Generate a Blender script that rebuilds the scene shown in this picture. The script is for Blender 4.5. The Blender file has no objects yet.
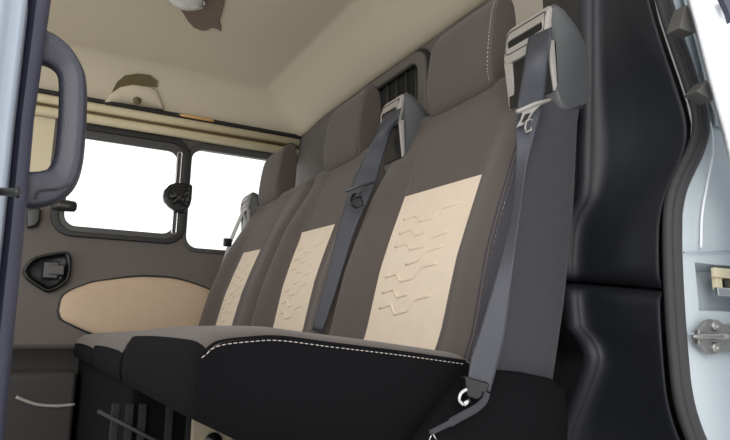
import bpy, bmesh, math, random
from mathutils import Vector, Matrix
random.seed(7)
sc = bpy.context.scene
col = sc.collection
PI = math.pi

# ------------------------------------------------------------------ camera
YAW, PIT, ROL, FPX = 0.50724465, 0.18553818, 0.0105563, 599.9
fw = Vector((math.sin(YAW)*math.cos(PIT), math.cos(YAW)*math.cos(PIT), math.sin(PIT)))
rt0 = fw.cross(Vector((0, 0, 1))).normalized(); up0 = rt0.cross(fw)
rt = rt0*math.cos(ROL)+up0*math.sin(ROL); up = -rt0*math.sin(ROL)+up0*math.cos(ROL)
cd = bpy.data.cameras.new('camera'); cam = bpy.data.objects.new('camera', cd); col.objects.link(cam)
cam.matrix_world = Matrix(((rt.x, up.x, -fw.x, 0), (rt.y, up.y, -fw.y, 0), (rt.z, up.z, -fw.z, 0), (0, 0, 0, 1)))
cd.sensor_width = 36; cd.lens = FPX/730*36; cd.clip_start = .02; cd.clip_end = 200
sc.camera = cam

def P(px, py, X=None, Y=None, Z=None):
    """where the line of sight through a measured photo point meets a plane of the vehicle"""
    d = fw*FPX + rt*(px-365) - up*(py-220)
    t = X/d.x if X is not None else Y/d.y if Y is not None else Z/d.z
    return d*t

# ------------------------------------------------------------------ materials
def lin(c):
    return tuple(((v/255)/12.92 if v/255 <= .04045 else ((v/255+.055)/1.055)**2.4) for v in c)+(1,)
def mat(name, rgb, rough=.6, metal=0, var=.06, scale=40, bump=0, bscale=400, spec=.5, sheen=0, coat=0):
    m = bpy.data.materials.new(name); m.use_nodes = True
    nt = m.node_tree; b = nt.nodes['Principled BSDF']
    tc = nt.nodes.new('ShaderNodeTexCoord')
    n = nt.nodes.new('ShaderNodeTexNoise'); n.inputs['Scale'].default_value = scale; n.inputs['Detail'].default_value = 4
    nt.links.new(tc.outputs['Object'], n.inputs['Vector'])
    mx = nt.nodes.new('ShaderNodeMix'); mx.data_type = 'RGBA'
    c = lin(rgb)
    mx.inputs[6].default_value = tuple(max(0, v*(1-var)) for v in c[:3])+(1,)
    mx.inputs[7].default_value = tuple(min(1, v*(1+var)) for v in c[:3])+(1,)
    nt.links.new(n.outputs['Fac'], mx.inputs[0]); nt.links.new(mx.outputs[2], b.inputs['Base Color'])
    b.inputs['Roughness'].default_value = rough; b.inputs['Metallic'].default_value = metal
    b.inputs['Specular IOR Level'].default_value = spec
    if sheen: b.inputs['Sheen Weight'].default_value = sheen
    if coat: b.inputs['Coat Weight'].default_value = coat
    if bump:
        n2 = nt.nodes.new('ShaderNodeTexNoise'); n2.inputs['Scale'].default_value = bscale; n2.inputs['Detail'].default_value = 2
        nt.links.new(tc.outputs['Object'], n2.inputs['Vector'])
        bp = nt.nodes.new('ShaderNodeBump'); bp.inputs['Strength'].default_value = bump; bp.inputs['Distance'].default_value = .002
        nt.links.new(n2.outputs['Fac'], bp.inputs['Height']); nt.links.new(bp.outputs['Normal'], b.inputs['Normal'])
    return m
M = dict(
    taupe=mat('taupe_seat_fabric', (86, 78, 74), .85, bump=.25, bscale=700, spec=.2, sheen=.15),
    side=mat('charcoal_side_fabric', (60, 59, 64), .9, bump=.6, bscale=500, spec=.2, sheen=.1, var=.15, scale=500),
    base=mat('black_shaded_base_fabric', (12, 11, 14), .9, bump=.2, bscale=600, spec=.12),  # black fabric, taken darker still to carry the floor-level shade
    beige=mat('beige_seat_fabric', (222, 206, 187), .85, bump=.2, bscale=700, spec=.2),
    thread=mat('pale_thread', (182, 172, 168), .7),
    headliner=mat('headliner_fabric', (216, 206, 184), .95, bump=.3, bscale=900, spec=.1, var=.03, scale=6),
    rail=mat('cream_trim_plastic', (224, 212, 180), .55, bump=.1),
    olive=mat('olive_groove_plastic', (110, 98, 66), .6),
    gasket=mat('black_rubber_gasket', (30, 30, 32), .5),
    frame=mat('dark_window_frame_plastic', (72, 71, 70), .45),
    wall=mat('grey_brown_wall_trim', (99, 92, 88), .7, bump=.25, bscale=600),
    panel=mat('tan_armrest_fabric', (197, 174, 150), .9, bump=.2, spec=.2),
    bulk=mat('dark_bulkhead_trim', (100, 96, 92), .7, bump=.2),
    black=mat('black_pillar_plastic', (40, 42, 49), .48, bump=.15, bscale=800),
    blackp=mat('black_gloss_plastic', (20, 20, 22), .3),
    dark=mat('dark_floor_rubber', (22, 22, 23), .8),
    grey=mat('mid_grey_plastic', (152, 148, 143), .5, bump=.1),
    greyd=mat('slate_grey_plastic', (76, 78, 80), .5, bump=.1),
    grip=mat('dark_grip_plastic', (50, 50, 62), .42, bump=.15, bscale=700),
    navy=mat('navy_pillar_plastic', (54, 55, 70), .5, bump=.15, bscale=700),
    belt=mat('navy_belt_webbing', (58, 60, 68), .38, bump=.4, bscale=900, spec=.5),
    chrome=mat('bright_steel', (200, 200, 202), .25, 1),
    steel=mat('brushed_latch_steel', (150, 148, 146), .38, .9, bump=.2, bscale=200),
    paint=mat('pale_blue_grey_paint', (188, 198, 204), .3, var=.02, scale=3, coat=.4),
    paintw=mat('white_door_paint', (238, 242, 248), .3, var=.01, scale=3, coat=.4),
    brown=mat('brown_headliner_shape', (118, 98, 84), .6),
    lens=mat('clear_lamp_lens', (215, 215, 210), .15),
    cream=mat('cream_seat_frame_paint', (150, 138, 118), .6),
    latch=mat('latch_black_metal', (58, 58, 56), .3, .4),
    amber=mat('amber_tint', (226, 178, 120), .35),
    rubber=mat('matt_seal_rubber', (44, 43, 46), .65),
    sill=mat('shaded_sill_plastic', (50, 47, 45), .7),  # floor-level shade put into this colour; oval border and cable share it
    paintb=mat('grey_blue_paint', (160, 170, 184), .3, var=.02, scale=3, coat=.3),
    panelg=mat('pale_grey_panel', (176, 170, 160), .7),
    void=mat('under_bench_shade', (14, 14, 15), .9, spec=.1),  # dark of the shaded space under the bench, as a colour
    hole=mat('dark_grille_mesh', (28, 28, 26), .9),
)
g = bpy.data.materials.new('tinted_glass'); g.use_nodes = True
nt = g.node_tree; nt.nodes.clear()
o_ = nt.nodes.new('ShaderNodeOutputMaterial'); mx = nt.nodes.new('ShaderNodeMixShader')
tr = nt.nodes.new('ShaderNodeBsdfTransparent'); gl = nt.nodes.new('ShaderNodeBsdfGlossy'); gl.inputs['Roughness'].default_value = .02
tr.inputs['Color'].default_value = (.97, .98, .98, 1); mx.inputs[0].default_value = .04
nt.links.new(tr.outputs[0], mx.inputs[1]); nt.links.new(gl.outputs[0], mx.inputs[2]); nt.links.new(mx.outputs[0], o_.inputs[0])
M['glass'] = g

# ------------------------------------------------------------------ helpers
def obj(name, bm, m, parent=None, smooth=True, bevel=0, sub=0, seg=2, solid=0):
    bmesh.ops.recalc_face_normals(bm, faces=bm.faces)
    me = bpy.data.meshes.new(name); bm.to_mesh(me); bm.free()
    for mm in (m if isinstance(m, (list, tuple)) else [m]): me.materials.append(M[mm])
    o = bpy.data.objects.new(name, me); col.objects.link(o)
    if smooth:
        for p in me.polygons: p.use_smooth = True
    if solid:
        s = o.modifiers.new('solid', 'SOLIDIFY'); s.thickness = solid; s.offset = 0
    if bevel:
        b = o.modifiers.new('bevel', 'BEVEL'); b.width = bevel; b.segments = seg; b.limit_method = 'ANGLE'; b.angle_limit = math.radians(35)
        w = o.modifiers.new('wn', 'WEIGHTED_NORMAL'); w.keep_sharp = True
    if sub:
        s = o.modifiers.new('sub', 'SUBSURF'); s.levels = sub; s.render_levels = sub
    if parent is not None:
        o.parent = parent; o.matrix_parent_inverse = Matrix.Translation(parent.location).inverted()
    return o
def thing(name, label, cat, loc=(0, 0, 0), group=None):
    o = bpy.data.objects.new(name, None); col.objects.link(o); o.location = loc
    o.empty_display_size = .05
    return tag(o, label, cat, group)
def tag(o, label, cat, group=None):
    o['label'] = label; o['category'] = cat
    if group: o['group'] = group
    return o
def struct(o, label=None):
    o['kind'] = 'structure'
    if label: o['label'] = label
    return o
def box(bm, x0, x1, y0, y1, z0, z1):
    v = [bm.verts.new((x, y, z)) for x in (x0, x1) for y in (y0, y1) for z in (z0, z1)]
    for f in ((0, 1, 3, 2), (4, 6, 7, 5), (0, 4, 5, 1), (2, 3, 7, 6), (0, 2, 6, 4), (1, 5, 7, 3)):
        bm.faces.new([v[i] for i in f])
def grid(bm, rows, closed=False, mi=None):
    vs = [[bm.verts.new(p) for p in r] for r in rows]
    n = len(rows[0])
    for i in range(len(rows)-1):
        for j in range(n if closed else n-1):
            f = bm.faces.new((vs[i][j], vs[i][(j+1) % n], vs[i+1][(j+1) % n], vs[i+1][j]))
            if mi is not None: f.material_index = mi(i, j)
    return vs
def loft(bm, rings, cap=True, mi=None):
    vs = grid(bm, rings, True, mi)
    if cap:
        bm.faces.new(vs[0]); bm.faces.new(vs[-1][::-1])
    return vs
def tube(bm, pts, r, n=10, flat=1.0, nrm=None, cap=True, sq=2):
    """sweep a round/oval section along pts; r number or list; flat squeezes the section along nrm"""
    pts = [Vector(p) for p in pts]; k = len(pts)
    rs = r if isinstance(r, (list, tuple)) else [r]*k
    ref = Vector(nrm) if nrm is not None else Vector((0.13, 0.3, 1)).normalized()
    rings = []
    for i in range(k):
        t = (pts[min(i+1, k-1)]-pts[max(i-1, 0)]).normalized()
        a = (ref-t*ref.dot(t))
        if a.length < 1e-4: a = Vector((1, 0, 0))-t*t.x
        a.normalize(); b = t.cross(a)
        q = lambda t: (abs(math.cos(t))**sq+abs(math.sin(t))**sq)**(-1/sq)
        rings.append([pts[i]+(a*math.cos(2*PI*j/n)*rs[i]*flat+b*math.sin(2*PI*j/n)*rs[i])*q(2*PI*j/n) for j in range(n)])
    loft(bm, rings, cap)
def spline(pts, m=8):
    """Catmull-Rom through pts"""
    pts = [Vector(p) for p in pts]; out = []
    q = [pts[0]*2-pts[1]]+pts+[pts[-1]*2-pts[-2]]
    for i in range(1, len(q)-2):
        for s in range(m):
            t = s/m
            out.append(.5*((2*q[i])+(q[i+1]-q[i-1])*t+(2*q[i-1]-5*q[i]+4*q[i+1]-q[i+2])*t*t+(3*q[i]-q[i-1]-3*q[i+1]+q[i+2])*t**3))
    out.append(pts[-1]); return out
def lerp(tab, x):
    if x <= tab[0][0]: return tab[0][1]
    for (a, b), (c, d) in zip(tab, tab[1:]):
        if x <= c: return b+(d-b)*(x-a)/(c-a)
    return tab[-1][1]
def prism(bm, pts, d):
    """polygon pts (3D, planar) extruded by vector d"""
    a = [bm.verts.new(p) for p in pts]; b = [bm.verts.new(Vector(p)+Vector(d)) for p in pts]
    bm.faces.new(a); bm.faces.new(b[::-1]); n = len(a)
    for i in range(n): bm.faces.new((a[i], b[i], b[(i+1) % n], a[(i+1) % n]))
def rrect(x0, x1, z0, z1, r, n=6):
    out = []
    for cx, cz, a0 in ((x1-r, z1-r, 0), (x0+r, z1-r, 90), (x0+r, z0+r, 180), (x1-r, z0+r, 270)):
        for i in range(n+1):
            a = math.radians(a0+90*i/n); out.append((cx+r*math.cos(a), cz+r*math.sin(a)))
    return out
def ring_frame(bm, outer, inner, y0, y1, f=None):
    """solid frame between two matching loops in the XZ plane, from y0 to y1"""
    f = f or (lambda x, y, z: (x, y, z))
    loops = [[f(x, y0, z) for x, z in outer], [f(x, y1, z) for x, z in outer], [f(x, y1, z) for x, z in inner], [f(x, y0, z) for x, z in inner]]
    vs = [[bm.verts.new(p) for p in l] for l in loops]; n = len(outer)
    for k in range(4):
        a, b = vs[k], vs[(k+1) % 4]
        for i in range(n): bm.faces.new((a[i], a[(i+1) % n], b[(i+1) % n], b[i]))

# ------------------------------------------------------------------ setting: floor, far wall, windows
FL = -.46; YW = 2.1; XB = .86; XF = -.75
bm = bmesh.new(); box(bm, XF, XB, .42, YW+.02, FL-.04, FL); struct(obj('floor', bm, 'dark', bevel=.004))

def wall_y(z):                       # the far side leans in towards the roof
    return YW - (.05*max(0, z-.28)**1.3 if z > .28 else 0)
def W(x, z, off=0): return Vector((x, wall_y(z)+off, z))
def hole_panel(bm, X0, X1, Z0, Z1, hole):
    """wall field with a rounded opening"""
    cx = sum(p[0] for p in hole)/len(hole); cz = sum(p[1] for p in hole)/len(hole)
    out = []
    for x, z in hole:
        dx, dz = x-cx, z-cz; t = 1e9
        if dx > 1e-9: t = min(t, (X1-cx)/dx)
        if dx < -1e-9: t = min(t, (X0-cx)/dx)
        if dz > 1e-9: t = min(t, (Z1-cz)/dz)
        if dz < -1e-9: t = min(t, (Z0-cz)/dz)
        out.append((cx+dx*t, cz+dz*t))
    for c in ((X0, Z0), (X1, Z0), (X0, Z1), (X1, Z1)):
        k = min(range(len(out)), key=lambda i: (out[i][0]-c[0])**2+(out[i][1]-c[1])**2); out[k] = c
    rows = [[W(x+(hx-x)*t, z+(hz-z)*t) for (x, z), (hx, hz) in zip(out, hole)] for t in (0, .5, 1)]
    grid(bm, rows, True)
    grid(bm, [[W(x, z) for x, z in hole], [W(x, z, .035) for x, z in hole]], True)
w1 = rrect(.055, .432, .305, .640, .055); w2 = rrect(.455, .93, .283, .642, .04)
bm = bmesh.new()
hole_panel(bm, .02, .444, .262, .676, w1); hole_panel(bm, .444, .98, .262, .676, w2)
# lower trim field with a gentle outward swell, and the strip above the glass
rows = []
for z in [FL, -.3, -.12, -.058, -.050, -.042, 0, .1, .2, .25, .262]:
    d = -.012*math.sin(min(1, max(0, (z+.045)/.31))*PI)
    if z < -.055: d = .02
    rows.append([Vector((x, YW+d, z)) for x in (XF, -.3, .02, .2, .457, .7, .98)])
grid(bm, rows, mi=lambda i, j: 1 if i < 3 else 0)  # bottom rows use the darker material, low shade painted on
struct(obj('wall_far', bm, ['wall', 'sill'], smooth=True))
bm = bmesh.new()                       # beige pillar panel ahead of the windows, grey lower down
grid(bm, [[W(x, z) for x in (XF, -.3, .02)] for z in (.40, .55, .70, .78)])
struct(obj('trim_1', bm, 'rail'))
bm = bmesh.new(); grid(bm, [[W(x, z) for x in (XF, -.3, .02)] for z in (.262, .33, .401)]); struct(obj('trim_2', bm, 'wall'))
bm = bmesh.new(); grid(bm, [[W(x, z, .001) for x in (.02, .457, .98)] for z in (.658, .70, .80)]); struct(obj('trim_3', bm, 'gasket'))

bm = bmesh.new(); tube(bm, spline([P(x, y, Y=YW-.03) for x, y in ((30, 96), (45, 95), (58, 97.5), (66, 99))], 5), .003, 6); tube(bm, spline([P(x, y, Y=YW-.03) for x, y in ((64, 99), (52, 99), (42, 103), (37, 112))], 5), .003, 6); struct(obj('trim_16', bm, 'olive'))
# window 1: opening pane in its own frame, with gasket and latches
wf = thing('window_1', 'sliding side window in a black rounded frame, nearest the cab', 'window', (.25, YW-.01, .47)); wf['kind'] = 'structure'
bm = bmesh.new(); ring_frame(bm, rrect(.035, .452, .290, .660, .065), rrect(.058, .432, .306, .640, .05), -.014, .012, lambda x, y, z: W(x, z, y))
obj('gasket', bm, 'gasket', wf, bevel=.003)
bm = bmesh.new(); ring_frame(bm, rrect(.048, .436, .300, .648, .055), rrect(.074, .410, .324, .613, .036), -.008, .006, lambda x, y, z: W(x, z, y))
obj('window_frame', bm, 'frame', wf, bevel=.003)
bm = bmesh.new(); ring_frame(bm, rrect(.404, .424, .322, .616, .009), rrect(.410, .4185, .328, .611, .004), -.010, -.004, lambda x, y, z: W(x, z, y))
obj('chrome_edge', bm, 'chrome', wf)
bm = bmesh.new(); prism(bm, [W(x, z, .004) for x, z in rrect(.058, .430, .31, .635, .045)], (0, .004, 0)); obj('pane', bm, 'glass', wf, smooth=False)
# left thumb catch
bm = bmesh.new(); a = P(53, 204, Y=YW-.02); b = P(77, 207, Y=YW-.02)
tube(bm, [a, a.lerp(b, .3), a.lerp(b, .6), b-(b-a)*.08, b], [.018, .0175, .019, .017, .009], 12, .7, (0, 1, 0)); obj('thumb_catch', bm, 'latch', wf)
# right latch: rounded black housing with X-shaped lever
lt = P(180, 198, Y=YW-.03)
hs = [(-.056, .000), (-.053, .022), (-.038, .042), (-.018, .052), (.010, .054), (.036, .053), (.040, .046), (.040, .0), (.036, -.022), (.026, -.040), (.010, -.052), (-.010, -.048), (-.034, -.034), (-.050, -.018)]
bm = bmesh.new(); prism(bm, [lt+Vector((x, -.004, z)) for x, z in hs], (0, .026, 0)); h = obj('latch_housing', bm, 'blackp', wf, bevel=.006, seg=3)
bm = bmesh.new(); ring = [(x*.82-.002, z*.82) for x, z in hs]; ring2 = [(x*.72-.002, z*.72) for x, z in hs]
ring_frame(bm, ring, ring2, 0, .004, lambda x, y, z: lt+Vector((x, y-.008, z))); obj('latch_rim', bm, 'latch', h)
bm = bmesh.new()
for a, b, r in (((-.028, .020), (.020, -.026), .006), ((-.022, -.022), (.022, .026), .006), ((-.034, .0), (.0, .002), .008), ((-.004, -.012), (.022, -.004), .007)):
    tube(bm, [lt+Vector((a[0], -.010, a[1])), lt+Vector(((a[0]+b[0])/2, -.018, (a[1]+b[1])/2)), lt+Vector((b[0], -.010, b[1]))], r, 8)
obj('latch_lever', bm, 'latch', h)
# window 2
wg = thing('window_2', 'fixed side window behind the far seat', 'window', (.7, YW-.01, .47)); wg['kind'] = 'structure'
bm = bmesh.new(); ring_frame(bm, rrect(.445, .95, .268, .660, .05), rrect(.457, .925, .2835, .636, .04), -.006, .02, lambda x, y, z: W(x, z, y)); obj('gasket', bm, 'frame', wg, bevel=.003)
bm = bmesh.new(); prism(bm, [W(x, z, .016) for x, z in rrect(.452, .935, .278, .648, .045)], (0, .004, 0)); obj('pane', bm, 'glass', wg, smooth=False)

# cream header rails above the windows (two ribs with an olive groove)
def rail(name, z0, z1, y, m, d=.018):
    bm = bmesh.new(); c = (z0+z1)/2; h = (z1-z0)/2
    sec = [(0, -1), (-.6, -.9), (-1, -.5), (-1, .5), (-.6, .9), (0, 1)]
    grid(bm, [[Vector((x, y+s*d, c+t*h)) for s, t in sec] for x in (XF, -.2, .3, .85)])
    return struct(obj(name, bm, m, solid=.002))
rail('trim_4', .662, .692, 2.075, 'rail'); rail('trim_5', .690, .704, 2.076, 'olive', .004); rail('trim_6', .702, .732, 2.07, 'rail')
bm = bmesh.new(); box(bm, XF, XB, 2.045, 2.09, .730, .742); struct(obj('trim_7', bm, 'gasket', bevel=.003))

# tan armrest panel with dark recessed border
ov = [(59, 311), (62, 298), (70, 291), (82, 286), (95, 282), (110, 280), (126, 278), (142, 277), (158, 277.5), (175, 279), (200, 286)]
lo = [(104, 337), (92, 333), (82, 329), (70, 323.5), (62, 319)]
pp = [P(x, y, Y=YW-.014) for x, y in ov]
tail = [Vector((.64, YW-.014, .10)), Vector((.72, YW-.014, .02)), Vector((.70, YW-.014, -.05)), Vector((.42, YW-.014, -.05))]
loop = pp+tail+[P(x, y, Y=YW-.014) for x, y in lo]; loop = spline(loop+[loop[0]], 3)[:-1]
ct = Vector((.36, YW-.014, .06))
ap = thing('armrest_panel', 'oval tan fabric panel with dark border on the far side wall', 'panel', (.36, YW, .06))
bm = bmesh.new()
rows = [[ct+(p-ct)*s+Vector((0, dy, 0)) for p in loop] for s, dy in ((1, .012), (1, .0), (.97, -.006), (.8, -.010), (.4, -.012))]
vs = grid(bm, rows, True); bm.faces.new(vs[-1]); obj('fabric_panel', bm, 'panel', ap)
bm = bmesh.new()
rows = [[ct+(p-ct)*s+(p-ct).normalized()*e+Vector((0, dy, 0)) for p in loop] for s, e, dy in ((1, -.003, .001), (1, .001, -.001), (1, .005, .001), (1, .010, .010))]
grid(bm, rows, True); obj('dark_border', bm, 'sill', ap)

# pull-handle recess on the far wall
def recess(cx, cz):
    t = thing('door_pull', 'black recessed pull latch low on the far wall', 'handle', (cx, YW, cz))
    shp = [P(x, y, Y=YW-.028) for x, y in ((23, 272), (26, 265), (36, 257), (56, 253), (66, 252), (70, 256), (70.5, 268), (68, 280), (60, 287), (50, 291.5), (44, 290.5), (28, 280))]
    shp = spline(shp+[shp[0]], 3)[:-1]; c = sum(shp, Vector())/len(shp)
    bm = bmesh.new(); rows = [[c+(p-c)*s+Vector((0, d, 0)) for p in shp] for s, d in ((1.04, .012), (1.02, -.006), (.92, -.008), (.82, .006), (.70, .010))]
    vs = grid(bm, rows, True); bm.faces.new(vs[-1]); b = obj('recess_cup', bm, 'blackp', t)
    bm = bmesh.new(); rg = [c+(p-c)*.93+Vector((0, -.009, 0)) for p in shp]; tube(bm, rg+[rg[0]], .0022, 6); obj('rim', bm, 'latch', b)
    k = P(53, 271, Y=YW-.036)
    bm = bmesh.new(); box(bm, k.x-.026, k.x+.014, k.y-.008, k.y+.012, k.z-.022, k.z+.026); box(bm, k.x-.012, k.x+.03, k.y-.014, k.y-.004, k.z-.012, k.z+.018)
    for i in range(4): box(bm, k.x+.018, k.x+.026, k.y-.012, k.y, k.z-.024+i*.014, k.z-.016+i*.014)
    obj('latch_lever', bm, 'frame', t, bevel=.003)
recess(.06, .17)
# small dark knob behind the pillar
bm = bmesh.new(); a = P(27, 216, Y=YW-.02); prism(bm, [P(x, y, Y=YW-.03) for x, y in ((26, 209), (38, 207), (41, 209), (40, 220), (36, 226), (27, 228))], (0, .03, 0))
tag(obj('coat_hook', bm, 'blackp', bevel=.006), 'small black hook on the far wall beside the window frame', 'hook')
# low grey box with a pale strip by the far wall
sb = thing('sill_box', 'low grey box, its shade painted in, with pale strip at the foot of the far wall', 'box', (.06, 1.95, FL))
bm = bmesh.new(); box(bm, -.35, .142, 1.9, 2.08, FL, -.117); obj('body', bm, 'sill', sb, bevel=.012, seg=3)
bm = bmesh.new(); a = P(16, 397, Y=1.894); b = P(35, 404, Y=1.894); c = P(55, 406, Y=1.894); d = P(75, 404.5, Y=1.894)
tube(bm, spline([a, b, c, d], 5), .0045, 8, 1, (0, 0, 1)); obj('strip', bm, 'grey', sb)

# ------------------------------------------------------------------ ceiling: soft ring and raised centre panel
def ceil_z(x, y):
    d = min((XB-.02-x)*1.05, (2.06-y)*1.45, x-XF, y-.44)
    t = max(0, min(1, d/.155)); s = t*t*(3-2*t)
    q_ = max(0, min(1, (y-1.82)/.24)); z = .757+.083*(t*.65+s*.35)-.018*q_*q_*(3-2*q_)*(1-t)
    if t >= 1:
        z += .012*min(1, (d-.155)/.03)
    return z
bm = bmesh.new()
xs = sorted(set([round(XF+i*.035, 3) for i in range(46)]+[XB, XB-.01, XB-.02, XB-.035, .66, .67, .68, .69, .7]))
ys = sorted(set([.44]+[round(.45+i*.035, 3) for i in range(47)]+[2.02, 2.035, 2.05, 2.06, 2.09, 1.905, 1.89, 1.875, 1.86]))
xs = [x for x in xs if x <= XB]; ys = [y for y in ys if y <= 2.09]
# grab recess near the far edge: a lip hollow with a hook
def rec(x, y):
    u = (x-.268)/.085; v = (y-2.0)/.045
    return .0
vs = grid(bm, [[(x, y, ceil_z(x, y)) for y in ys] for x in xs])
struct(obj('ceiling', bm, 'headliner', solid=.004))
# headliner grab pocket with a small hook
gp = thing('coat_hook', 'moulded headliner hook pocket above the side window', 'hook', (.25, 2.04, .80))
def Cp(px, py, off=0):
    """point on the ceiling along the sight line"""
    lo_, hi_ = .5, 3.5
    d = (fw*FPX+rt*(px-365)-up*(py-220)).normalized()
    for i in range(60):
        mid = (lo_+hi_)/2; q = d*mid
        if q.z > ceil_z(q.x, q.y)-off: hi_ = mid
        else: lo_ = mid
    return d*lo_
mouth = [(111, 94), (117, 82), (125, 75.5), (138, 73.5), (150, 75), (158, 81), (157, 87.5), (146, 86), (133, 85), (123, 87), (116, 92)]
q = [Cp(x, y, .009) for x, y in mouth]; c = sum(q, Vector())/len(q)
bm = bmesh.new(); vs = grid(bm, [[p.copy() for p in q], [c+(p-c)*.9+Vector((0, 0, .003)) for p in q]], True); bm.faces.new(vs[-1]); obj('pocket_mouth', bm, 'olive', gp, smooth=False)
lip = [(104, 102), (112, 93), (121, 87), (133, 85), (148, 87), (156, 90), (160, 99), (163, 107)]
bm = bmesh.new(); q1 = [Cp(x, y, .010) for x, y in lip]; q2 = [p+Vector((0, -.002, -.004)) for p in q1]
base = [Cp(x, y, .005) for x, y in ((103, 103), (112, 104), (122, 105.5), (133, 107), (146, 108.5), (154, 109.5), (160, 110), (164, 110))]
q3 = [a.lerp(b, .5)+Vector((0, 0, -.004)) for a, b in zip(q2, base)]
grid(bm, [q1, q2, q3, base]); obj('pocket_lip', bm, 'headliner', gp, solid=.002)
bm = bmesh.new(); a = Cp(137, 100, .012)
tube(bm, [a+Vector((0, 0, .012)), a, a+Vector((0, -.006, -.008)), a+Vector((0, -.010, -.010))], [.009, .014, .012, .004], 12); obj('hook_knob', bm, 'olive', gp)

# roof lamp with a flat pointed brown shape at the top of the picture
lp = thing('roof_lamp', 'clear roof lamp with a pointed brown shape on the headliner', 'lamp', tuple(Cp(195, 5, 0)))
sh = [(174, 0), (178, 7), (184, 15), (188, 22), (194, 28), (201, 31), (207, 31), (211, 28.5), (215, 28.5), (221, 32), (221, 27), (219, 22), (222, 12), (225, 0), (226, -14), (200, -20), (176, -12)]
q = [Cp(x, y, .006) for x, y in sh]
bm = bmesh.new(); prism(bm, q, (0, 0, .012)); obj('brown_shape', bm, 'brown', lp, smooth=False, bevel=.002)
bm = bmesh.new(); c0 = Cp(186, 0, .012); rows = []
for s, dz in ((1, .008), (1, -.006), (.85, -.012), (.5, -.016), (.15, -.017)):
    rows.append([c0+Vector((.042*s*math.cos(a), .040*s*math.sin(a), dz)) for a in [2*PI*i/24 for i in range(24)]])
vs = grid(bm, rows, True); bm.faces.new(vs[-1]); obj('lens', bm, 'lens', lp)
bm = bmesh.new(); tube(bm, [c0+Vector((.046*math.cos(a), .044*math.sin(a), .0)) for a in [2*PI*i/24 for i in range(25)]], .004, 8); obj('lens_rim', bm, 'chrome', lp)
# slim amber bar on the edge of the headliner
bm = bmesh.new(); a = Cp(178, 115, .010); b = Cp(215, 121.5, .010)
tube(bm, [a, a.lerp(b, .1), a.lerp(b, .9), b], [.004, .011, .011, .004], 10, .5, (0, 0, 1)); tag(obj('amber_bar', bm, 'amber'), 'slim amber bar on the headliner edge above the windows', 'lamp')

# ------------------------------------------------------------------ bulkhead with barred window
GY0, GY1, GZ0, GZ1 = 1.20, 1.60, .44, .742
def bulk_x(y, z): return XB
bm = bmesh.new()
def cell(y0, y1, z0, z1):
    vs = [bm.verts.new((XB, y, z)) for y, z in ((y0, z0), (y1, z0), (y1, z1), (y0, z1))]; bm.faces.new(vs)
cell(.44, GY0+.03, FL, .86); cell(GY1-.03, 2.12, FL, .86); cell(GY0+.03, GY1-.03, FL, GZ0+.03); cell(GY0+.03, GY1-.03, GZ1-.02, .86)
struct(obj('wall_rear', bm, 'bulk', smooth=False, solid=.01))
bm = bmesh.new(); box(bm, XB-.012, XB, .70, .935, .47, .80); struct(obj('trim_17', bm, 'panelg', bevel=.01))
gr = thing('window_grille', 'barred bulkhead window between the headrests', 'grille', (XB, 1.4, GZ0))
def yzframe(bm, o, i, x0, x1):
    ring_frame(bm, o, i, x0, x1, lambda a, b, c: (b, a, c))
bm = bmesh.new(); yzframe(bm, rrect(GY0, GY1, GZ0, GZ1, .05), rrect(GY0+.035, GY1-.035, GZ0+.035, GZ1-.028, .035), XB-.022, XB-.004); obj('frame', bm, 'bulk', gr, bevel=.006, seg=3)
bm = bmesh.new(); yzframe(bm, rrect(GY0-.012, GY1+.012, GZ0-.012, GZ1+.008, .06), rrect(GY0+.004, GY1-.004, GZ0+.004, GZ1-.004, .048), XB-.012, XB-.004); obj('seal', bm, 'gasket', gr, bevel=.003)
bm = bmesh.new(); box(bm, XB+.008, XB+.014, GY0-.02, GY1+.02, GZ0-.02, GZ1+.03); obj('mesh_backing', bm, 'hole', gr, smooth=False)
for i in range(6):
    bm = bmesh.new(); y = GY0+.075+i*.05; tube(bm, [(XB+.004, y, GZ0+.02), (XB+.004, y, GZ1-.015)], .0038, 8); obj('bar', bm, 'frame', gr)
for i in range(3):
    bm = bmesh.new(); z = GZ0+.08+i*.075; tube(bm, [(XB+.008, GY0+.03, z), (XB+.008, GY1-.03, z)], .0022, 8); obj('crossbar', bm, 'hole', gr)

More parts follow.
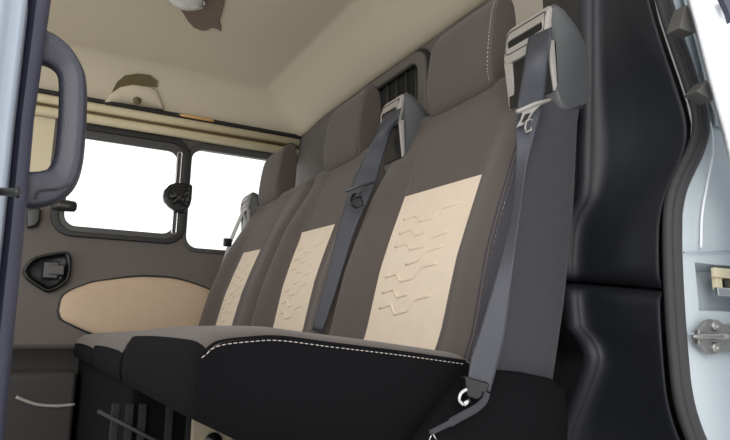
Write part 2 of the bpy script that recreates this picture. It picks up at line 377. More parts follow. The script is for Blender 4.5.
# ------------------------------------------------------------------ seats
SW = [(.565, 1.022), (1.034, 1.482), (1.494, 2.005)]
HC = [.832, 1.308, 1.832]
INS = [((.68, .90), (.688, .898)), ((1.182, 1.372), (1.170, 1.345)), ((1.672, 1.842), (1.68, 1.846))]
FP = [(-.10, .472), (-.04, .488), (0, .505), (.06, .52), (.11, .533), (.17, .555), (.24, .583), (.33, .620), (.40, .655), (.46, .69)]
RP = [(-.10, .592), (.045, .632), (.18, .660), (.30, .676), (.40, .705), (.46, .73)]
def front_x(c, hw, y, z):
    u = abs(y-c)/hw
    b = 0 if u < .50 else math.sin(min(1, (u-.50)/.30)*PI/2)
    fade = max(0, min(1, (.36-z)/.10))
    return lerp(FP, z)-.022*b*(.25+.75*fade)
def backrest(k, root):
    y0, y1 = SW[k]; c = (y0+y1)/2; hw = (y1-y0)/2; R = .034
    ys = []
    n = 6
    for i in range(n+1): ys.append(y0+R*(1-math.cos(i/n*PI/2)))
    m = 22
    for i in range(1, m): ys.append(y0+R+(y1-y0-2*R)*i/m)
    for i in range(n, -1, -1): ys.append(y1-R*(1-math.cos(i/n*PI/2)))
    rings = []
    for y in ys:
        e = min(y-y0, y1-y); t = max(0, 1-e/R) ; off = R*(1-math.sqrt(max(0, 1-t*t)))*.95
        ec = max(0, 1-e/.05); top = .434-off*(.7 if k == 0 else .35)-(.010 if k == 0 else .003)*ec*ec
        ring = []
        zs = [-.09+(top-.03+.09)*i/22 for i in range(23)]
        for z in zs: ring.append((front_x(c, hw, y, z)+off, y, z))
        xf = front_x(c, hw, y, top-.03)+off; xr = lerp(RP, top-.03)-off*.8
        xm, rx = (xf+xr)/2, (xr-xf)/2
        for i in range(1, 8):
            a = PI-i*PI/8; ring.append((xm+rx*math.cos(a), y, top-.03+.03*math.sin(a)))
        for z in reversed(zs[::3]): ring.append((lerp(RP, z)-off*.8, y, z))
        rings.append(ring)
    def mi(i, j):
        return 1 if (k == 0 and ys[i+1] <= y0+R*.99) or (j > 31) else 0
    bm = bmesh.new(); loft(bm, rings, True, mi); bm.faces.ensure_lookup_table()
    bm.faces[-2].material_index = 1; bm.faces[-1].material_index = 1 if k == 0 else 0
    b = obj('backrest', bm, ['taupe', 'side'], root)
    # insert
    (ta, tb), (ba, bb) = INS[k]
    def ins(u, v, off=.0015):
        z = -.07+(.245+.07-.004*(u-.5)*0)*v; vv = (z)/.24
        a = ba+(ta-ba)*vv; d = bb+(tb-bb)*vv; y = a+(d-a)*u
        z2 = z-(1-u)*.008*v
        return Vector((front_x(c, hw, y, z2)-off, y, z2))
    bm = bmesh.new(); grid(bm, [[ins(u/10, v/20) for u in range(11)] for v in range(21)])
    grid(bm, [[ins(u/10, 1, .0015), ins(u/10, 1, -.006)] for u in range(11)])
    for uu in (0, 1): grid(bm, [[ins(uu, v/20, .0015), ins(uu, v/20, -.006)] for v in range(21)])
    # embossed stepped lines (u measured from the near side)
    if True:
        PX = [[(405,225),(419,220.5),(423,227),(437,223),(444,213),(462,206.5)],
              [(401,241),(415,236),(419,243),(430,239)],
              [(397,255.5),(411,252),(414,258.5),(428,256),(436,246),(452,240)],
              [(410,275),(422,272),(431,262),(447,256.5)],
              [(387,288),(399,284.5),(403,293),(417,290.5),(427,278.5),(441,275.5)],
              [(383,304),(396,301),(399,310),(411,307)],
              [(379,320),(392,317),(395,327.5),(409,325),(417,313.5),(433,310)]]
        A, B, C_, D_ = (403.6, 199), (482.5, 172.6), (363, 338), (439.5, 346)
        L = []
        for pl in PX:
            q = []
            for x, y in pl:
                v = .5; u = .5
                for _ in range(30):
                    # left and right edge at height v, then the fraction across
                    lx, ly = C_[0]+(A[0]-C_[0])*v, C_[1]+(A[1]-C_[1])*v; rx_, ry = D_[0]+(B[0]-D_[0])*v, D_[1]+(B[1]-D_[1])*v
                    u = (x-lx)/(rx_-lx); yy = ly+(ry-ly)*u
                    v += (yy-y)/150
                q.append((1-u, .25+.75*v))
            L.append(q)
        for pl in L:
            pts = []
            for a, b2 in zip(pl, pl[1:]):
                for s in range(4): pts.append(ins(a[0]+(b2[0]-a[0])*s/4, a[1]+(b2[1]-a[1])*s/4, .0012))
            pts.append(ins(pl[-1][0], pl[-1][1], .0012)); tube(bm, pts, .0027, 6)
    obj('centre_panel', bm, 'beige', root)
    # seams either side of the insert
    bm = bmesh.new()
    for yy in (-.012, +.012):
        for side in (0, 1):
            if (yy < 0) != (side == 0): continue
            pts = []
            for i in range(26):
                z = -.07+.49*i/25; a = ba+(ta-ba)*z/.24; d = bb+(tb-bb)*z/.24; y = (a if side == 0 else d)+yy*.1*0
                if z > .24: y = (ta if side == 0 else tb)+( -1 if side == 0 else 1)*(z-.24)*.10
                pts.append(Vector((front_x(c, hw, y, z)-.0002, y, z)))
            tube(bm, pts, .0012, 5)
    obj('seam', bm, 'bulk', root)
    if k == 0:
        bm = bmesh.new(); pts = []
        for i in range(60):
            z = -.03+.41*i/59; y = y0+.030; pts.append(Vector((front_x(c, hw, y, z)+.0015, y, z)))
        tube(bm, pts, .0022, 6); obj('piping', bm, 'side', b)
        bm = bmesh.new()
        for row in (0, 1):
            z = -.02
            while z < .36:
                y = y0+.0215-row*.0055; x = front_x(c, hw, y0+.026, z)+.0035+row*.0045
                x2 = front_x(c, hw, y0+.026, z+.0045)+.0035+row*.0045
                tube(bm, [(x, y, z), (x2, y, z+.0045)], .0009, 5); z += .0075
        obj('stitching', bm, 'thread', b)
    return b
def headrest(k, root):
    yc = HC[k]; hw = (.098, .100, .092)[k]; z0 = .428
    # side profile in XZ (front bottom round to rear bottom)
    pr = [(.664, .410), (.650, .420), (.646, .45), (.651, .50), (.657, .54), (.664, .570), (.676, .592), (.692, .604), (.708, .600), (.717, .584), (.719, .54), (.716, .48), (.712, .432), (.702, .411)]
    cx = .684; cz = .508
    sec = [(-1, .80), (-.985, .88), (-.95, .93), (-.88, .97), (-.75, .99), (-.4, 1), (0, 1.005), (.4, 1), (.75, .99), (.88, .97), (.95, .93), (.985, .88), (1, .80)]
    rings = []
    for u, s in sec:
        ring = []
        for x, z in pr:
            dx, dz = x-cx, z-cz
            ring.append((cx+dx*s, yc+u*hw, cz+dz*(.35+.65*s)))
        rings.append(ring)
    bm = bmesh.new(); loft(bm, rings); h = obj('headrest', bm, 'taupe', root, sub=2)
    # side seams
    for sg in (-1, 1):
        bm = bmesh.new(); pts = []
        for x, z in pr[1:9]:
            dx, dz = x-cx, z-cz; pts.append(Vector((cx+dx*.95+.002, yc+sg*hw*.915, cz+dz*.965)))
        tube(bm, spline(pts, 4), .0012, 6); pi_ = obj('piping', bm, 'side', h)
        if k == 0 and sg < 0:
            bm = bmesh.new(); dl = spline(pts, 12)
            for a, b in zip(dl[:-14:2], dl[1:-13:2]): tube(bm, [a+Vector((-.0012, -.0012, 0)), a.lerp(b, .9)+Vector((-.0012, -.0012, 0))], .0009, 5)
            obj('stitching', bm, 'thread', h)
    for dy in (-.045, .045):
        bm = bmesh.new(); tube(bm, [(.688, yc+dy, .40), (.690, yc+dy, .45)], .006, 10); obj('post', bm, 'blackp', root)
def cushion(k, root):
    y0, y1 = SW[k]; c = (y0+y1)/2; hw = (y1-y0)/2
    if k == 0: y0 -= .004
    if k == 2: y1 = 2.062
    ys = [y0+t*(y1-y0) for t in (0, .01, .03, .06, .1, .16, .25, .35, .5, .65, .75, .84, .9, .94, .97, .99, 1)]
    rings = []
    for y in ys:
        e = min(y-y0, y1-y); t = max(0, 1-e/.05); off = (.009 if k == 0 else .002)*(1-math.sqrt(max(0, 1-t*t)))
        dome = .003*(1-((y-c)/hw)**2)+(0, -.008, -.014)[k]
        ring = []
        top = [(.462, -.032), (.446, -.022), (.357, -.011), (.273, -.002), (.219, .004), (.188, .003), (.158, -.001), (.145, -.010), (.138, -.026), (.136, -.040)]
        for x, z in top: ring.append((x+(off*.4 if x < .2 else 0), y, z+dome-off))
        low = [(.135, -.06), (.138, -.078), (.17, -.094), (.25, -.135), (.36, -.150), (.47, -.155)]
        for x, z in low: ring.append((x+off*.4, y, z))
        ring.append((.475, y, -.10))
        rings.append(ring)
    n = len(rings[0])
    bm = bmesh.new()
    loft(bm, rings, True, lambda i, j: 0 if j < (7 if k == 0 else 8) else 1)  # shade painted in: black begins below the lit strip of the front edge
    bm.faces.ensure_lookup_table(); bm.faces[-1].material_index = 1; bm.faces[-2].material_index = 1
    cu = obj('seat_cushion', bm, ['taupe', 'base'], root)
    if k == 0:
        top = [(.446, -.031), (.357, -.020), (.273, -.011), (.219, -.005), (.188, -.006), (.158, -.010), (.145, -.019)]
        pts = spline([Vector((x, y0+.001, z)) for x, z in top], 10)
        bm = bmesh.new(); tube(bm, pts, .0015, 6); obj('piping', bm, 'base', cu)
        bm = bmesh.new()
        fine = spline(pts, 6); acc = 0; st_ = None
        for a, b in zip(fine, fine[1:]):
            acc += (b-a).length
            if acc > .0052:
                acc = 0; d = (b-a).normalized()*.0036
                tube(bm, [a+Vector((0, -.0016, -.0036)), a+d+Vector((0, -.0016, -.0036))], .0005, 5)
        obj('stitching', bm, 'thread', cu)
labels = ['taupe and beige van seat nearest the open door, with a charcoal side panel',
          'middle taupe and beige van seat, belt running down its door-side edge',
          'taupe and beige van seat farthest from the door, against the side windows']
SEATS = []
for k in range(3):
    y0, y1 = SW[k]
    root = thing('van_seat', labels[k], 'seat', (.3, (y0+y1)/2, FL), 'row of three rear seats')
    SEATS.append(root); backrest(k, root); headrest(k, root); cushion(k, root)
    # painted seat frame and legs below the cushion
    bm = bmesh.new(); box(bm, .20 if k else .32, .50, y0+.05, y1-.05, -.17, -.13); obj('seat_frame', bm, 'base', root, bevel=.006)
    if k:
        bm = bmesh.new(); box(bm, .155, .49, y0-.012, y1+(.01 if k < 2 else .09), FL, -.085); obj('shade_block', bm, 'void', root, bevel=.008)  # solid block added to fill the under-bench shade with black
        if k == 1:
            for px in (112, 126, 139, 166, 187):
                a = P(px, 404, Y=y0-.016); bm = bmesh.new(); box(bm, a.x, a.x+.012, y0-.022, y0-.012, FL, a.z); obj('frame_bar', bm, 'dark', root, bevel=.002)
            bm = bmesh.new(); tube(bm, [P(98, 411, Y=y0-.03), P(150, 438, Y=y0-.03), P(180, 452, Y=y0-.03)], .003, 8); obj('cable', bm, 'sill', root)
    for yy in (() if k else (y0+.10, y1-.10)):
        bm = bmesh.new(); prism(bm, [(.34, yy-.012, -.15), (.46, yy-.012, -.15), (.50, yy-.012, FL), (.44, yy-.012, FL), (.42, yy-.012, -.30), (.38, yy-.012, -.30), (.36, yy-.012, FL), (.32, yy-.012, FL)], (0, .024, 0))
        obj('leg', bm, 'cream' if False else 'blackp', root, bevel=.004)
    if k == 0:
        # rounded fabric skirt on the near side, running down below the backrest
        out = [(.405, -.075), (.44, -.044), (.47, -.039), (.53, -.044), (.575, -.052), (.594, -.064), (.600, -.090), (.592, -.15), (.575, -.24), (.40, -.24), (.36, -.20), (.36, -.12)]
        ce = Vector((.47, 0, -.13)); rows = []
        for s, yy in ((1, .62), (1, .572), (.985, .556), (.94, .547), (.6, .543), (.2, .542)):
            rows.append([Vector((ce.x+(x-ce.x)*s, yy, ce.z+(z-ce.z)*s)) for x, z in out])
        bm = bmesh.new(); vs = grid(bm, rows, True); bm.faces.new(vs[-1]); obj('side_skirt', bm, 'base', root)

# cream painted bracket seen under the near cushion
# ------------------------------------------------------------------ belt guides (shoulder boxes)
def belt_box(yn, yf, zt, root, x0=.618):
    """yn near edge, yf far edge; front face at x0"""
    w = yf-yn
    side = [(x0-.004, zt-.030), (x0+.000, zt-.008), (x0+.008, zt), (x0+.022, zt-.004), (x0+.050, zt-.026), (x0+.066, zt-.050), (x0+.070, zt-.075), (x0+.068, zt-.135), (x0+.060, zt-.150), (x0+.020, zt-.166), (x0+.006, zt-.162), (x0-.002, zt-.140)]
    cx = x0+.037; cz = zt-.08
    rings = []
    for u, s in ((0, .93), (.03, .975), (.09, 1), (.5, 1), (.91, 1), (.97, .975), (1, .93)):
        rings.append([(cx+(x-cx)*s, yn+u*w, cz+(z-cz)*s) for x, z in side])
    bm = bmesh.new(); loft(bm, rings); t = sh_ = obj('belt_guide', bm, 'greyd', root); es = sh_.modifiers.new('es', 'EDGE_SPLIT'); es.split_angle = math.radians(40)
    # pale faceplate with slot
    fx = lambda z: x0-.004+lerp([(zt-.16, .010), (zt-.12, .0), (zt-.03, -.004), (zt, .012)], z)-.002
    def F(x, y, z): return (fx(z)+y, x, z)
    bm = bmesh.new(); ring_frame(bm, rrect(yn+.002, yf-.002, zt-.068, zt-.004, .010), rrect(yn+.010, yf-.010, zt-.044, zt-.032, .004), -.004, .004, F); f = obj('faceplate', bm, 'grey', t, bevel=.0015)
    bm = bmesh.new(); prism(bm, [F(a, -.001, b) for a, b in rrect(yn+.009, yf-.009, zt-.047, zt-.029, .004)], (.004, 0, 0)); obj('slot', bm, 'blackp', t, smooth=False)
    bm = bmesh.new(); rr = rrect(yn+.007, yf-.007, zt-.054, zt-.014, .006); q = [Vector(F(a, -.0042, b)) for a, b in rr]; tube(bm, q+[q[0]], .0008, 5); obj('groove', bm, 'gasket', t)
    # dark channel below the slot, with a pale cheek on either side
    bm = bmesh.new(); prism(bm, [(x0-.007, yn+.004, zt-.066), (x0+.004, yn+.004, zt-.066), (x0+.004, yn+.004, zt-.138), (x0-.006, yn+.004, zt-.138)], (0, w-.008, 0)); obj('channel', bm, 'blackp', t, smooth=False)
    for a, b in ((yn, yn+.006), (yf-.016, yf)):
        bm = bmesh.new(); prism(bm, [(x0-.012, a, zt-.062), (x0+.004, a, zt-.062), (x0+.004, a, zt-.128), (x0-.004, a, zt-.140)], (0, b-a, 0)); obj('cheek', bm, 'grey', t, bevel=.002)
    return t
belt_box(.562, .655, .474, SEATS[0]); belt_box(.955, 1.035, .478, SEATS[1]); belt_box(1.965, 2.045, .478, SEATS[2], x0=.64)

# ------------------------------------------------------------------ belts
def ribbon(name, rows, parent, m='belt', th=.0014):
    L = spline([a for a, b in rows], 6); R = spline([b for a, b in rows], 6)
    bm = bmesh.new(); g_ = []
    for a, b in zip(L, R):
        g_.append([a.lerp(b, t/8)+Vector((0, -.0012*math.sin(t*PI), 0)) for t in range(9)])
    grid(bm, g_); return obj(name, bm, m, parent, solid=th)
def latch_plate(c, ax, dn, nrm, s, parent, m='grey'):
    """c centre, ax along the width, dn down the tongue"""
    ax, dn, nrm = Vector(ax).normalized(), Vector(dn).normalized(), Vector(nrm).normalized()
    def q(a, b, o=0): return c+ax*a*s+dn*b*s+nrm*o*s
    bm = bmesh.new()
    prism(bm, [q(-.036, -.010), q(.034, -.010), q(.036, -.006), q(.016, -.002), q(.006, .010), q(.002, .028), q(-.020, .030), q(-.018, .014), q(-.020, .002), q(-.036, -.004)], nrm*.004*s)
    b = obj('latch_tongue', bm, m, parent, smooth=False, bevel=.0015)
    bm = bmesh.new(); prism(bm, [q(-.013, .008, .005), q(-.002, .008, .005), q(-.005, .023, .005), q(-.015, .023, .005)], nrm*.0012*s); obj('tongue_hole', bm, 'blackp', b, smooth=False)
    bm = bmesh.new(); tube(bm, [q(-.036, -.004, .004), q(0, -.009, .005), q(.036, -.008, .004)], .0030*s, 8); obj('tongue_bar', bm, m, b)
def rr(l, r, Yl, Yr=None): return (P(l[0], l[1], Y=Yl), P(r[0], r[1], Y=Yr if Yr else Yl))
# belt 1
b1 = thing('seat_belt', 'dark blue-grey seat belt hanging down the side of the nearest seat', 'seat belt', (.5, .54, -.1), 'seat belts')
ribbon('webbing', [(P(529, 37, X=.6045), P(552, 27, X=.6045)), (P(527, 47, X=.596), P(551, 39, X=.596)), rr((522, 78), (547, 72), .578, .568), rr((517, 112), (543, 105), .555, .550), rr((516, 160), (528, 160), .548, .535),
                   rr((513, 205), (521, 206), .545, .530), rr((503, 250), (515, 252), .545, .530), rr((492, 290), (510, 292), .542, .530), rr((479, 335), (504, 338), .540, .530), rr((471, 360), (497, 366), .538, .530), rr((467, 386), (490, 392), .535, .530)], b1)
latch_plate(P(531, 110, Y=.545), P(552, 97, Y=.545)-P(512, 109, Y=.545), P(522, 130, Y=.545)-P(531, 108, Y=.545), (-.2, -1, .1), .88, b1)
bm = bmesh.new(); rg = [P(x, y, Y=.54) for x, y in ((526, 121), (532, 119), (531, 130), (526, 132), (525, 128))]; tube(bm, rg+[rg[0]], .0014, 6); obj('button_loop', bm, 'grey', b1)
# anchor
bm = bmesh.new(); q = [P(x, y, Y=.528) for x, y in ((466, 376), (491, 383), (487, 396), (478, 401), (468, 397))]
prism(bm, q, (0, .012, 0)); obj('anchor_sleeve', bm, 'blackp', b1, bevel=.003)
bm = bmesh.new(); rg = [P(x, y, Y=.527) for x, y in ((467, 389), (461, 393), (459, 400), (463, 405))]; tube(bm, spline(rg, 5), .0022, 8); obj('anchor_ring', bm, 'chrome', b1)
bm = bmesh.new(); tube(bm, [P(463, 405, Y=.53), P(469, 400, Y=.53)], .003, 8); obj('anchor_bolt', bm, 'chrome', b1)
bm = bmesh.new(); L = [P(x, y, Y=.527) for x, y in ((487, 393), (484, 401), (475, 409), (462, 416), (448, 424), (430, 433))]
tube(bm, spline(L, 5), [.0045]*20+[.003]*6, 8, .5, (0, 1, 0)); obj('lower_strap', bm, 'side', b1)
bm = bmesh.new(); tube(bm, [P(429, 441, Y=.528), P(432, 433, Y=.528), P(437, 441, Y=.528)], .0012, 6); obj('thread_end', bm, 'chrome', b1)
# belt 2
b2 = thing('seat_belt', 'dark seat belt crossing between the nearest and the middle seat', 'seat belt', (.5, 1.0, 0), 'seat belts')
ribbon('webbing', [(P(385, 115, X=.604), P(401, 108, X=.604)), (P(381, 123, X=.596), P(398, 117, X=.596)), rr((374, 138), (390, 136), 1.00, .99), rr((362, 162), (382, 162), 1.01, .995), rr((352, 184), (375, 186), 1.01, .99),
                   rr((340, 222), (358, 222), 1.02, .99), rr((331, 260), (345, 262), 1.03, 1.01), rr((322, 295), (334, 297), 1.035, 1.015), rr((312, 330), (322, 332), 1.04, 1.02)], b2)
latch_plate(P(358, 190, Y=.98), P(374, 183, Y=.98)-P(343, 191, Y=.98), P(355, 205, Y=.98)-P(361, 186, Y=.98), (-.3, -1, .1), .9, b2, 'greyd')
bm = bmesh.new(); rg = [P(x, y, Y=.975) for x, y in ((352, 199), (361, 197), (363, 205), (356, 208), (352, 205))]; tube(bm, rg+[rg[0]], .002, 6); obj('button_loop', bm, 'blackp', b2)
# belt 3
b3 = thing('seat_belt', 'thin seat belt seen edge on against the far window', 'seat belt', (.6, 2.0, .3), 'seat belts')
ribbon('webbing', [rr((247, 202), (251, 200), 2.02, 1.99), rr((240, 215), (243, 216), 2.03, 2.0), rr((230, 238), (233, 240), 2.04, 2.01), rr((226, 250), (229, 252), 2.05, 2.02), (Vector((.54, 2.03, .12)), Vector((.56, 2.01, .12))), (Vector((.50, 2.0, -.05)), Vector((.53, 1.99, -.05))), (Vector((.50, 1.985, -.14)), Vector((.53, 1.975, -.14)))], b3, 'grey')
bm = bmesh.new(); c = P(227.5, 243, Y=2.0); box(bm, c.x-.014, c.x+.014, c.y-.008, c.y+.008, c.z-.012, c.z+.016); obj('latch_tongue', bm, 'blackp', b3, bevel=.004)

# ------------------------------------------------------------------ near rear pillar trim (black), with ridge and split line
YJ = .45
seal = [(652, -30), (660, 0), (669, 30), (680, 62), (690, 92), (696, 112), (697, 132), (691, 152), (682, 170), (674, 188), (669, 210), (668, 240), (669, 280), (671, 320), (674, 360), (678, 395), (686, 425), (694, 445), (704, 470)]
sp = [P(x-3, y, Y=YJ) for x, y in seal]
sp = spline(sp, 4)
sp = [Vector((sp[0].x, YJ, .86))]+sp+[Vector((sp[-1].x+.01, YJ, FL))]
RX = .745
ridge_up = [(592, -40), (592, 0), (592, 60), (591, 120), (590, 180), (588, 200), (578, 216), (574, 230), (572, 255), (572, 279), (572.5, 283), (576, 288), (578, 310), (580, 330), (590, 338), (598, 352), (597, 365), (588, 390), (578, 415), (569, 440), (562, 470)]
rp = [P(x, y, X=RX) for x, y in ridge_up]
rp = [Vector((RX, rp[0].y, .87))]+rp+[Vector((RX, rp[-1].y, FL))]
zs = P(572, 283, X=RX).z; SK = zs-P(663, 290.5, Y=YJ+.012).z
def at_z(poly, z):
    poly = sorted(poly, key=lambda p: p.z)
    for a, b in zip(poly, poly[1:]):
        if a.z <= z <= b.z: return a.lerp(b, (z-a.z)/max(1e-9, b.z-a.z))
    return poly[0] if z < poly[0].z else poly[-1]
def pillar_rows(z0, z1, n, pinch0=False, pinch1=False):
    rows = []
    for i in range(n+1):
        z = z0+(z1-z0)*i/n
        s = at_z(sp, z); r = at_z(rp, z)
        dip = .010*(1 if (pinch0 and i == 0) or (pinch1 and i == n) else 0)
        b = Vector((XB-.003, r.y+.22, z))
        S = Vector((.63, -.77, 0)); V = Vector((-.77, -.63, 0))
        r0 = r-S*.020
        row = [b, b.lerp(r0, .5)+Vector((.006, 0, 0)), b.lerp(r0, .92), r0]
        for a in (150, 125, 100, 78, 58, 42):
            a = math.radians(a); row.append(r-S*.006+S*.014*math.cos(a)+V*.010*math.sin(a))
        e = Vector((s.x+.002, s.y+.012, z)); r1 = r+S*.008
        for t in (.08, .14, .22, .35, .5, .7, .85, .95, 1):
            p = r1.lerp(e, t); bow = .016*math.sin(PI*t)
            row.append(p+Vector((bow, -bow*.1, -SK*t*math.exp(-abs(z-zs)/.12))))
        if dip: row = [p+Vector((dip, dip*.3, 0)) for p in row]
        rows.append(row)
    return rows
# split line slopes slightly in the picture: it is level in the vehicle
bm = bmesh.new()
grid(bm, pillar_rows(zs+.003, .85, 60, True)); struct(obj('trim_8', bm, 'black', solid=.002))
bm = bmesh.new(); grid(bm, pillar_rows(FL, zs-.002, 40, False, True)); struct(obj('trim_9', bm, 'black', solid=.002))

# door seal
ds = thing('door_seal', 'black rubber seal curving around the door opening at the right', 'seal', (.68, YJ, .1))
bm = bmesh.new(); pts = [p+Vector((.0095, -.004, 0)) for p in sp[1:-1]]; tube(bm, pts, .0102, 14); obj('bulb', bm, 'rubber', ds)
bm = bmesh.new(); pts = [p+Vector((-.004, -.006, 0)) for p in sp[1:-1]]; tube(bm, pts, .0058, 8); obj('lip', bm, 'rubber', ds)

# painted body jamb to the right of the seal
def jx(z): return at_z(sp, z).x
bm = bmesh.new()
rows = []
R0, R1, RZ0, RZ1 = P(693, 262, Y=YJ).x, 1.0, P(693, 311, Y=YJ).z, P(693, 262, Y=YJ).z
zz = sorted([FL]+[-.25, -.18, -.12, -.08, -.04, -.01, RZ0, RZ0+.006, RZ1-.006, RZ1, .10, .13, .16, .19, .22, .25, .28, .31, .34, .38, .42, .5, .6])
for z in zz:
    x0 = jx(z)+.0135; row = [Vector((x0, YJ+.012, z)), Vector((x0+.004, YJ+.002, z)), Vector((x0+.012, YJ-.001, z))]
    for cx in (R0, R0+.002, R0+.03, .76, .80, .84, .9, 1.0): row.append(Vector((max(x0+.014+(cx-R0)*.08, cx), YJ-.001-(.004 if cx > .79 else 0), z)))
    rows.append(row)
for r in rows:
    for p in r:
        if R0+.001 < p.x and RZ0+.001 < p.z < RZ1-.001: p.y += .03
grid(bm, rows); o = struct(obj('wall_near', bm, 'paint', solid=.002, smooth=True))
m_ = o.modifiers.new('es', 'EDGE_SPLIT'); m_.split_angle = math.radians(50)
# pressed seam lines
for nm, pts in (('trim_10', [(684, 252), (700, 251), (731, 251)]), ('trim_11', [(688, 334), (700, 333.5), (731, 333)])):
    bm = bmesh.new(); tube(bm, [P(x, y, Y=YJ-.009) for x, y in pts], .0012, 6); struct(obj(nm, bm, 'paintb'))
bm = bmesh.new(); tube(bm, spline([P(x, y, Y=YJ-.006) for x, y in ((710, 122), (713, 150), (707, 185), (702, 215), (701, 248))], 6), .0016, 6); struct(obj('trim_12', bm, 'paintw'))
# striker in its recess
st = thing('door_striker', 'cream and brass striker block in the painted recess', 'striker', tuple(P(725, 282, Y=YJ)))
def pb(name, x0, y0, x1, y1, yw, d, m, par, bev=.001):
    a = P(x0, y1, Y=yw); b = P(x1, y0, Y=yw); bm = bmesh.new(); box(bm, a.x, b.x, yw, yw+d, a.z, b.z); return obj(name, bm, m, par, bevel=bev, smooth=False)
pb('top_plate', 716, 270, 742, 277, YJ-.006, .006, 'rail', st); pb('block', 719, 277, 742, 288, YJ+.004, .006, 'olive', st)
pb('socket', 725, 280, 728, 287, YJ+.001, .01, 'blackp', st); pb('side_plate', 717, 276, 722, 290, YJ-.002, .006, 'rail', st); pb('bottom_plate', 719, 289, 742, 296, YJ-.006, .006, 'chrome', st)
# check-link plate with two screws
lk = thing('latch_plate', 'steel latch plate with two screws and a pin, below the striker', 'latch', tuple(P(715, 340, Y=YJ)))
sh = [(699, 330), (704, 325.5), (707, 321), (712, 319), (719, 320), (724, 323.5), (745, 324), (745, 352), (723, 352), (718, 354.5), (711, 354.5), (706, 351), (703, 347), (699, 344)]
bm = bmesh.new(); prism(bm, [P(x, y, Y=YJ-.016) for x, y in sh], (0, .007, 0)); obj('plate', bm, 'steel', lk, bevel=.0015, smooth=False)
for sx, sy in ((714, 326), (714.5, 347.5)):
    c = P(sx, sy, Y=YJ-.016); bm = bmesh.new(); rows = [[c+Vector((r*math.cos(a), d, r*math.sin(a))) for a in [2*PI*i/20 for i in range(20)]] for r, d in ((.0064, 0), (.0064, -.002), (.0048, -.0035), (.0034, -.0035), (.0026, -.001), (.0001, -.001))]
    grid(bm, rows, True); obj('screw', bm, 'steel', lk)
bm = bmesh.new(); a = P(693, 336.5, Y=YJ-.02); b = P(726, 336.5, Y=YJ-.02)
tube(bm, [a, a.lerp(b, .08), a.lerp(b, .3), a.lerp(b, .6), a.lerp(b, .8), b], [.0015, .0024, .0036, .003, .0045, .004], 10); obj('pin', bm, 'steel', lk)

# ------------------------------------------------------------------ sliding door edge (bright white) and its guide bumpers
sd = thing('sliding_door', 'bright white edge of the slid back side door, upper right', 'door', tuple(P(720, 60, Y=.38)))
edge = [(672, -60), (687, -2), (700, 48), (713, 98), (722, 130), (732, 172), (745, 225)]
q = [P(x+7, y, Y=.38) for x, y in edge]; q.append(Vector((q[-1].x+.02, .38, FL)))
bm = bmesh.new(); grid(bm, [[p+Vector((.012, .014, 0)), p+Vector((.0, .003, 0)), p+Vector((.004, 0, 0)), p+Vector((.10, -.02, 0)), p+Vector((.3, -.04, 0)), p+Vector((.3, -.03, 0))] for p in spline(q, 4)])
obj('door_skin', bm, 'paintw', sd, solid=.002)
q = [P(x, y, Y=.412) for x, y in [(664, -60), (681, -2), (693, 45), (706, 92), (716, 130), (728, 175), (742, 225)]]
bm = bmesh.new(); grid(bm, [[p+Vector((.012, -.003, 0)), p+Vector((.016, -.005, 0)), p+Vector((.02, -.01, 0))] for p in spline(q, 4)]); obj('door_seal_strip', bm, 'gasket', sd, solid=.003)
for tri in (((687, 4), (679.5, 28), (696, 33), (692, 12)), ((709, 79), (697, 91.5), (714, 101), (712, 86))):
    bm = bmesh.new(); prism(bm, [P(x, y, Y=.395) for x, y in tri], (0, .018, 0)); obj('guide_bumper', bm, 'frame', sd, bevel=.001, smooth=False)
bm = bmesh.new(); prism(bm, [P(x, y, Y=.36) for x, y in ((722, -3), (732, -3), (732, 22), (729, 12))], (0, .006, 0)); obj('blue_mark', bm, 'navy', sd, smooth=False)
# dark strip of body between seal and door
bm = bmesh.new(); q = [P(x, y, Y=.44) for x, y in ((672, -60), (684, -2), (697, 45), (708, 92), (714, 112), (716, 125))]
grid(bm, [[p, p+Vector((.03, .004, 0)), p+Vector((.10, .004, 0))] for p in spline(q, 4)]); struct(obj('trim_13', bm, 'paint', solid=.003))

# ------------------------------------------------------------------ front pillar at the left with grab handle
YP = .50
L = [(27, -40), (26, 0), (12, 120), (1, 227), (-11, 334), (-22, 440), (-26, 480)]; R = [(54, -40), (51, 0), (34, 120), (25, 227), (14, 334), (4, 440), (0, 480)]
bm = bmesh.new(); rows = []
for (a, b) in zip(L, R):
    p = P(*a, Y=YP); q = P(*b, Y=YP); w = q-p
    rows.append([p+Vector((0, .05, 0)), p, p+w*.10+Vector((0, -.004, 0)), p+w*.45+Vector((0, -.009, 0)), p+w*.8+Vector((0, -.006, 0)), q+Vector((-.001, -.001, 0)), q+Vector((.0, .004, 0)), q+Vector((-.004, .05, 0))])
loft(bm, rows); pt = struct(obj('trim_14', bm, 'navy'))
m_ = pt.modifiers.new('es', 'EDGE_SPLIT'); m_.split_angle = math.radians(60)
# outer painted body edge left of it
bm = bmesh.new(); rows = []
for (a, b) in zip([(x-46, y) for x, y in L], L):
    p = P(*a, Y=.44); q = P(*b, Y=.47)
    rows.append([p, p.lerp(q, .55)+Vector((0, -.004, 0)), p.lerp(q, .66)+Vector((0, .003, 0)), p.lerp(q, .86)+Vector((0, -.002, 0)), q+Vector((-.001, 0, 0)), q+Vector((0.0, .03, 0))])
grid(bm, rows); struct(obj('trim_15', bm, 'paintb', solid=.003))

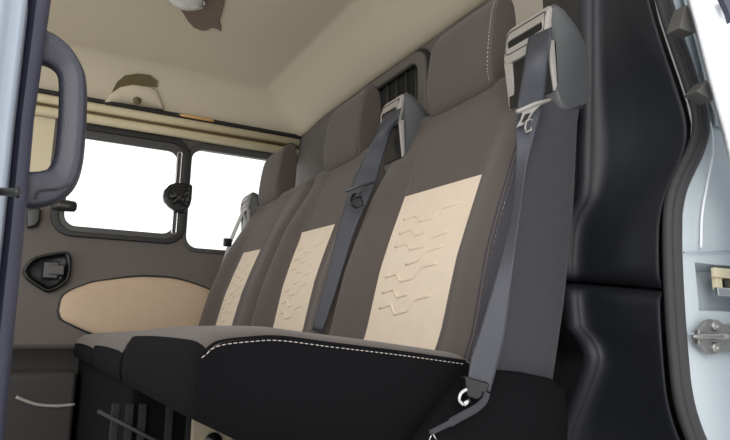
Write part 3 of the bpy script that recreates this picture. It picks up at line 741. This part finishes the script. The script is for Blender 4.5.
gh = thing('grab_handle', 'dark navy grab handle bolted to the front door pillar', 'handle', tuple(P(40, 120, Y=YP)))
path = [(26, 44, 17), (40, 47, 17), (50, 51, 16.5), (60, 58, 15), (68, 68, 13.5), (72.5, 81, 12.8), (73, 110, 12.8), (71, 140, 12.8), (68, 163, 13), (61, 179, 14.5), (50, 187, 16.5), (36, 190, 17.5), (20, 190, 17.5)]
pts = [P(x, y, Y=YP+.022) for x, y, r in path]
k = .00080
bm = bmesh.new(); pl = spline(pts, 5); rs = []
for i in range(len(pl)):
    f = i/5; a = path[min(int(f), len(path)-1)][2]; b = path[min(int(f)+1, len(path)-1)][2]; rs.append((a+(b-a)*(f-int(f)))*k*.97)
tube(bm, pl, rs, 28, .9, (.25, 1, .1), sq=4.5); obj('grip', bm, 'grip', gh)
bm = bmesh.new(); rg = [P(x, y, Y=YP+.0075) for x, y in ((35, 199), (38, 192), (44, 189.5), (60, 188), (72, 184))]; tube(bm, spline(rg, 5), .0009, 6); obj('cap_seam', bm, 'gasket', gh)
# black pin poking in from the left
bm = bmesh.new(); a = P(-16, 191, Y=.432); b = P(20, 192.5, Y=.432)
tube(bm, [a, a.lerp(b, .85), a.lerp(b, .87), a.lerp(b, .97), b], [.0026, .0026, .0036, .0036, .0016], 12); box(bm, a.x-.006, a.x+.004, .428, .452, a.z-.005, a.z+.005); tag(obj('door_pin', bm, 'blackp'), 'short black round-tipped pin in front of the left pillar', 'pin')

# ------------------------------------------------------------------ things low under the bench
# cream bracket with two dark holes and thin frame bars, under the near cushion
bk = thing('seat_bracket', 'cream bracket with dark round holes under the front of the nearest seat', 'bracket', (.3, 1.0, FL))
q = [P(x, y, Y=.97) for x, y in ((193, 418), (236, 430), (262, 445))]; q += [Vector((q[2].x, .97, FL)), Vector((q[0].x, .97, FL))]
bm = bmesh.new(); prism(bm, q, (0, .01, 0)); obj('plate', bm, 'cream', bk, smooth=False, bevel=.002)
for x, y in ((213, 441), (240, 440)):
    c = P(x, y, Y=.968); bm = bmesh.new(); tube(bm, [c, c+Vector((0, -.004, 0))], .013, 16); obj('hole', bm, 'blackp', bk)
bm = bmesh.new()
# ------------------------------------------------------------------ world and lights
w = bpy.data.worlds.new('world'); sc.world = w; w.use_nodes = True
nt = w.node_tree; bg = nt.nodes['Background']
tc = nt.nodes.new('ShaderNodeTexCoord'); sx = nt.nodes.new('ShaderNodeSeparateXYZ'); rp_ = nt.nodes.new('ShaderNodeValToRGB')
mr = nt.nodes.new('ShaderNodeMapRange'); mr.inputs[1].default_value = -.35; mr.inputs[2].default_value = .5
nt.links.new(tc.outputs['Generated'], sx.inputs[0]); nt.links.new(sx.outputs['Z'], mr.inputs[0]); nt.links.new(mr.outputs[0], rp_.inputs[0]); nt.links.new(rp_.outputs[0], bg.inputs[0])
e = rp_.color_ramp.elements; e[0].position = .0; e[0].color = (.8, .79, .76, 1); e[1].position = .45; e[1].color = (1, 1, 1, 1)
bg.inputs[1].default_value = 1.55
def area(name, loc, target, size, power, colr=(1, 1, 1), sy=None):
    ld = bpy.data.lights.new(name, 'AREA'); ld.energy = power; ld.size = size; ld.color = colr
    if sy: ld.shape = 'RECTANGLE'; ld.size_y = sy
    o = bpy.data.objects.new(name, ld); col.objects.link(o); o.location = loc
    o.rotation_euler = (Vector(target)-Vector(loc)).to_track_quat('-Z', 'Y').to_euler(); return o
area('fill_light', (-.9, -1.4, .75), (.5, 1.3, .35), 1.0, 22, (1, .97, .93))  # unseen fill added behind the camera to brighten the interior
sc.view_settings.view_transform = 'Standard'; sc.view_settings.look = 'None'; sc.view_settings.gamma = 1
sc.view_settings.use_curve_mapping = False; sc.view_settings.exposure = 0
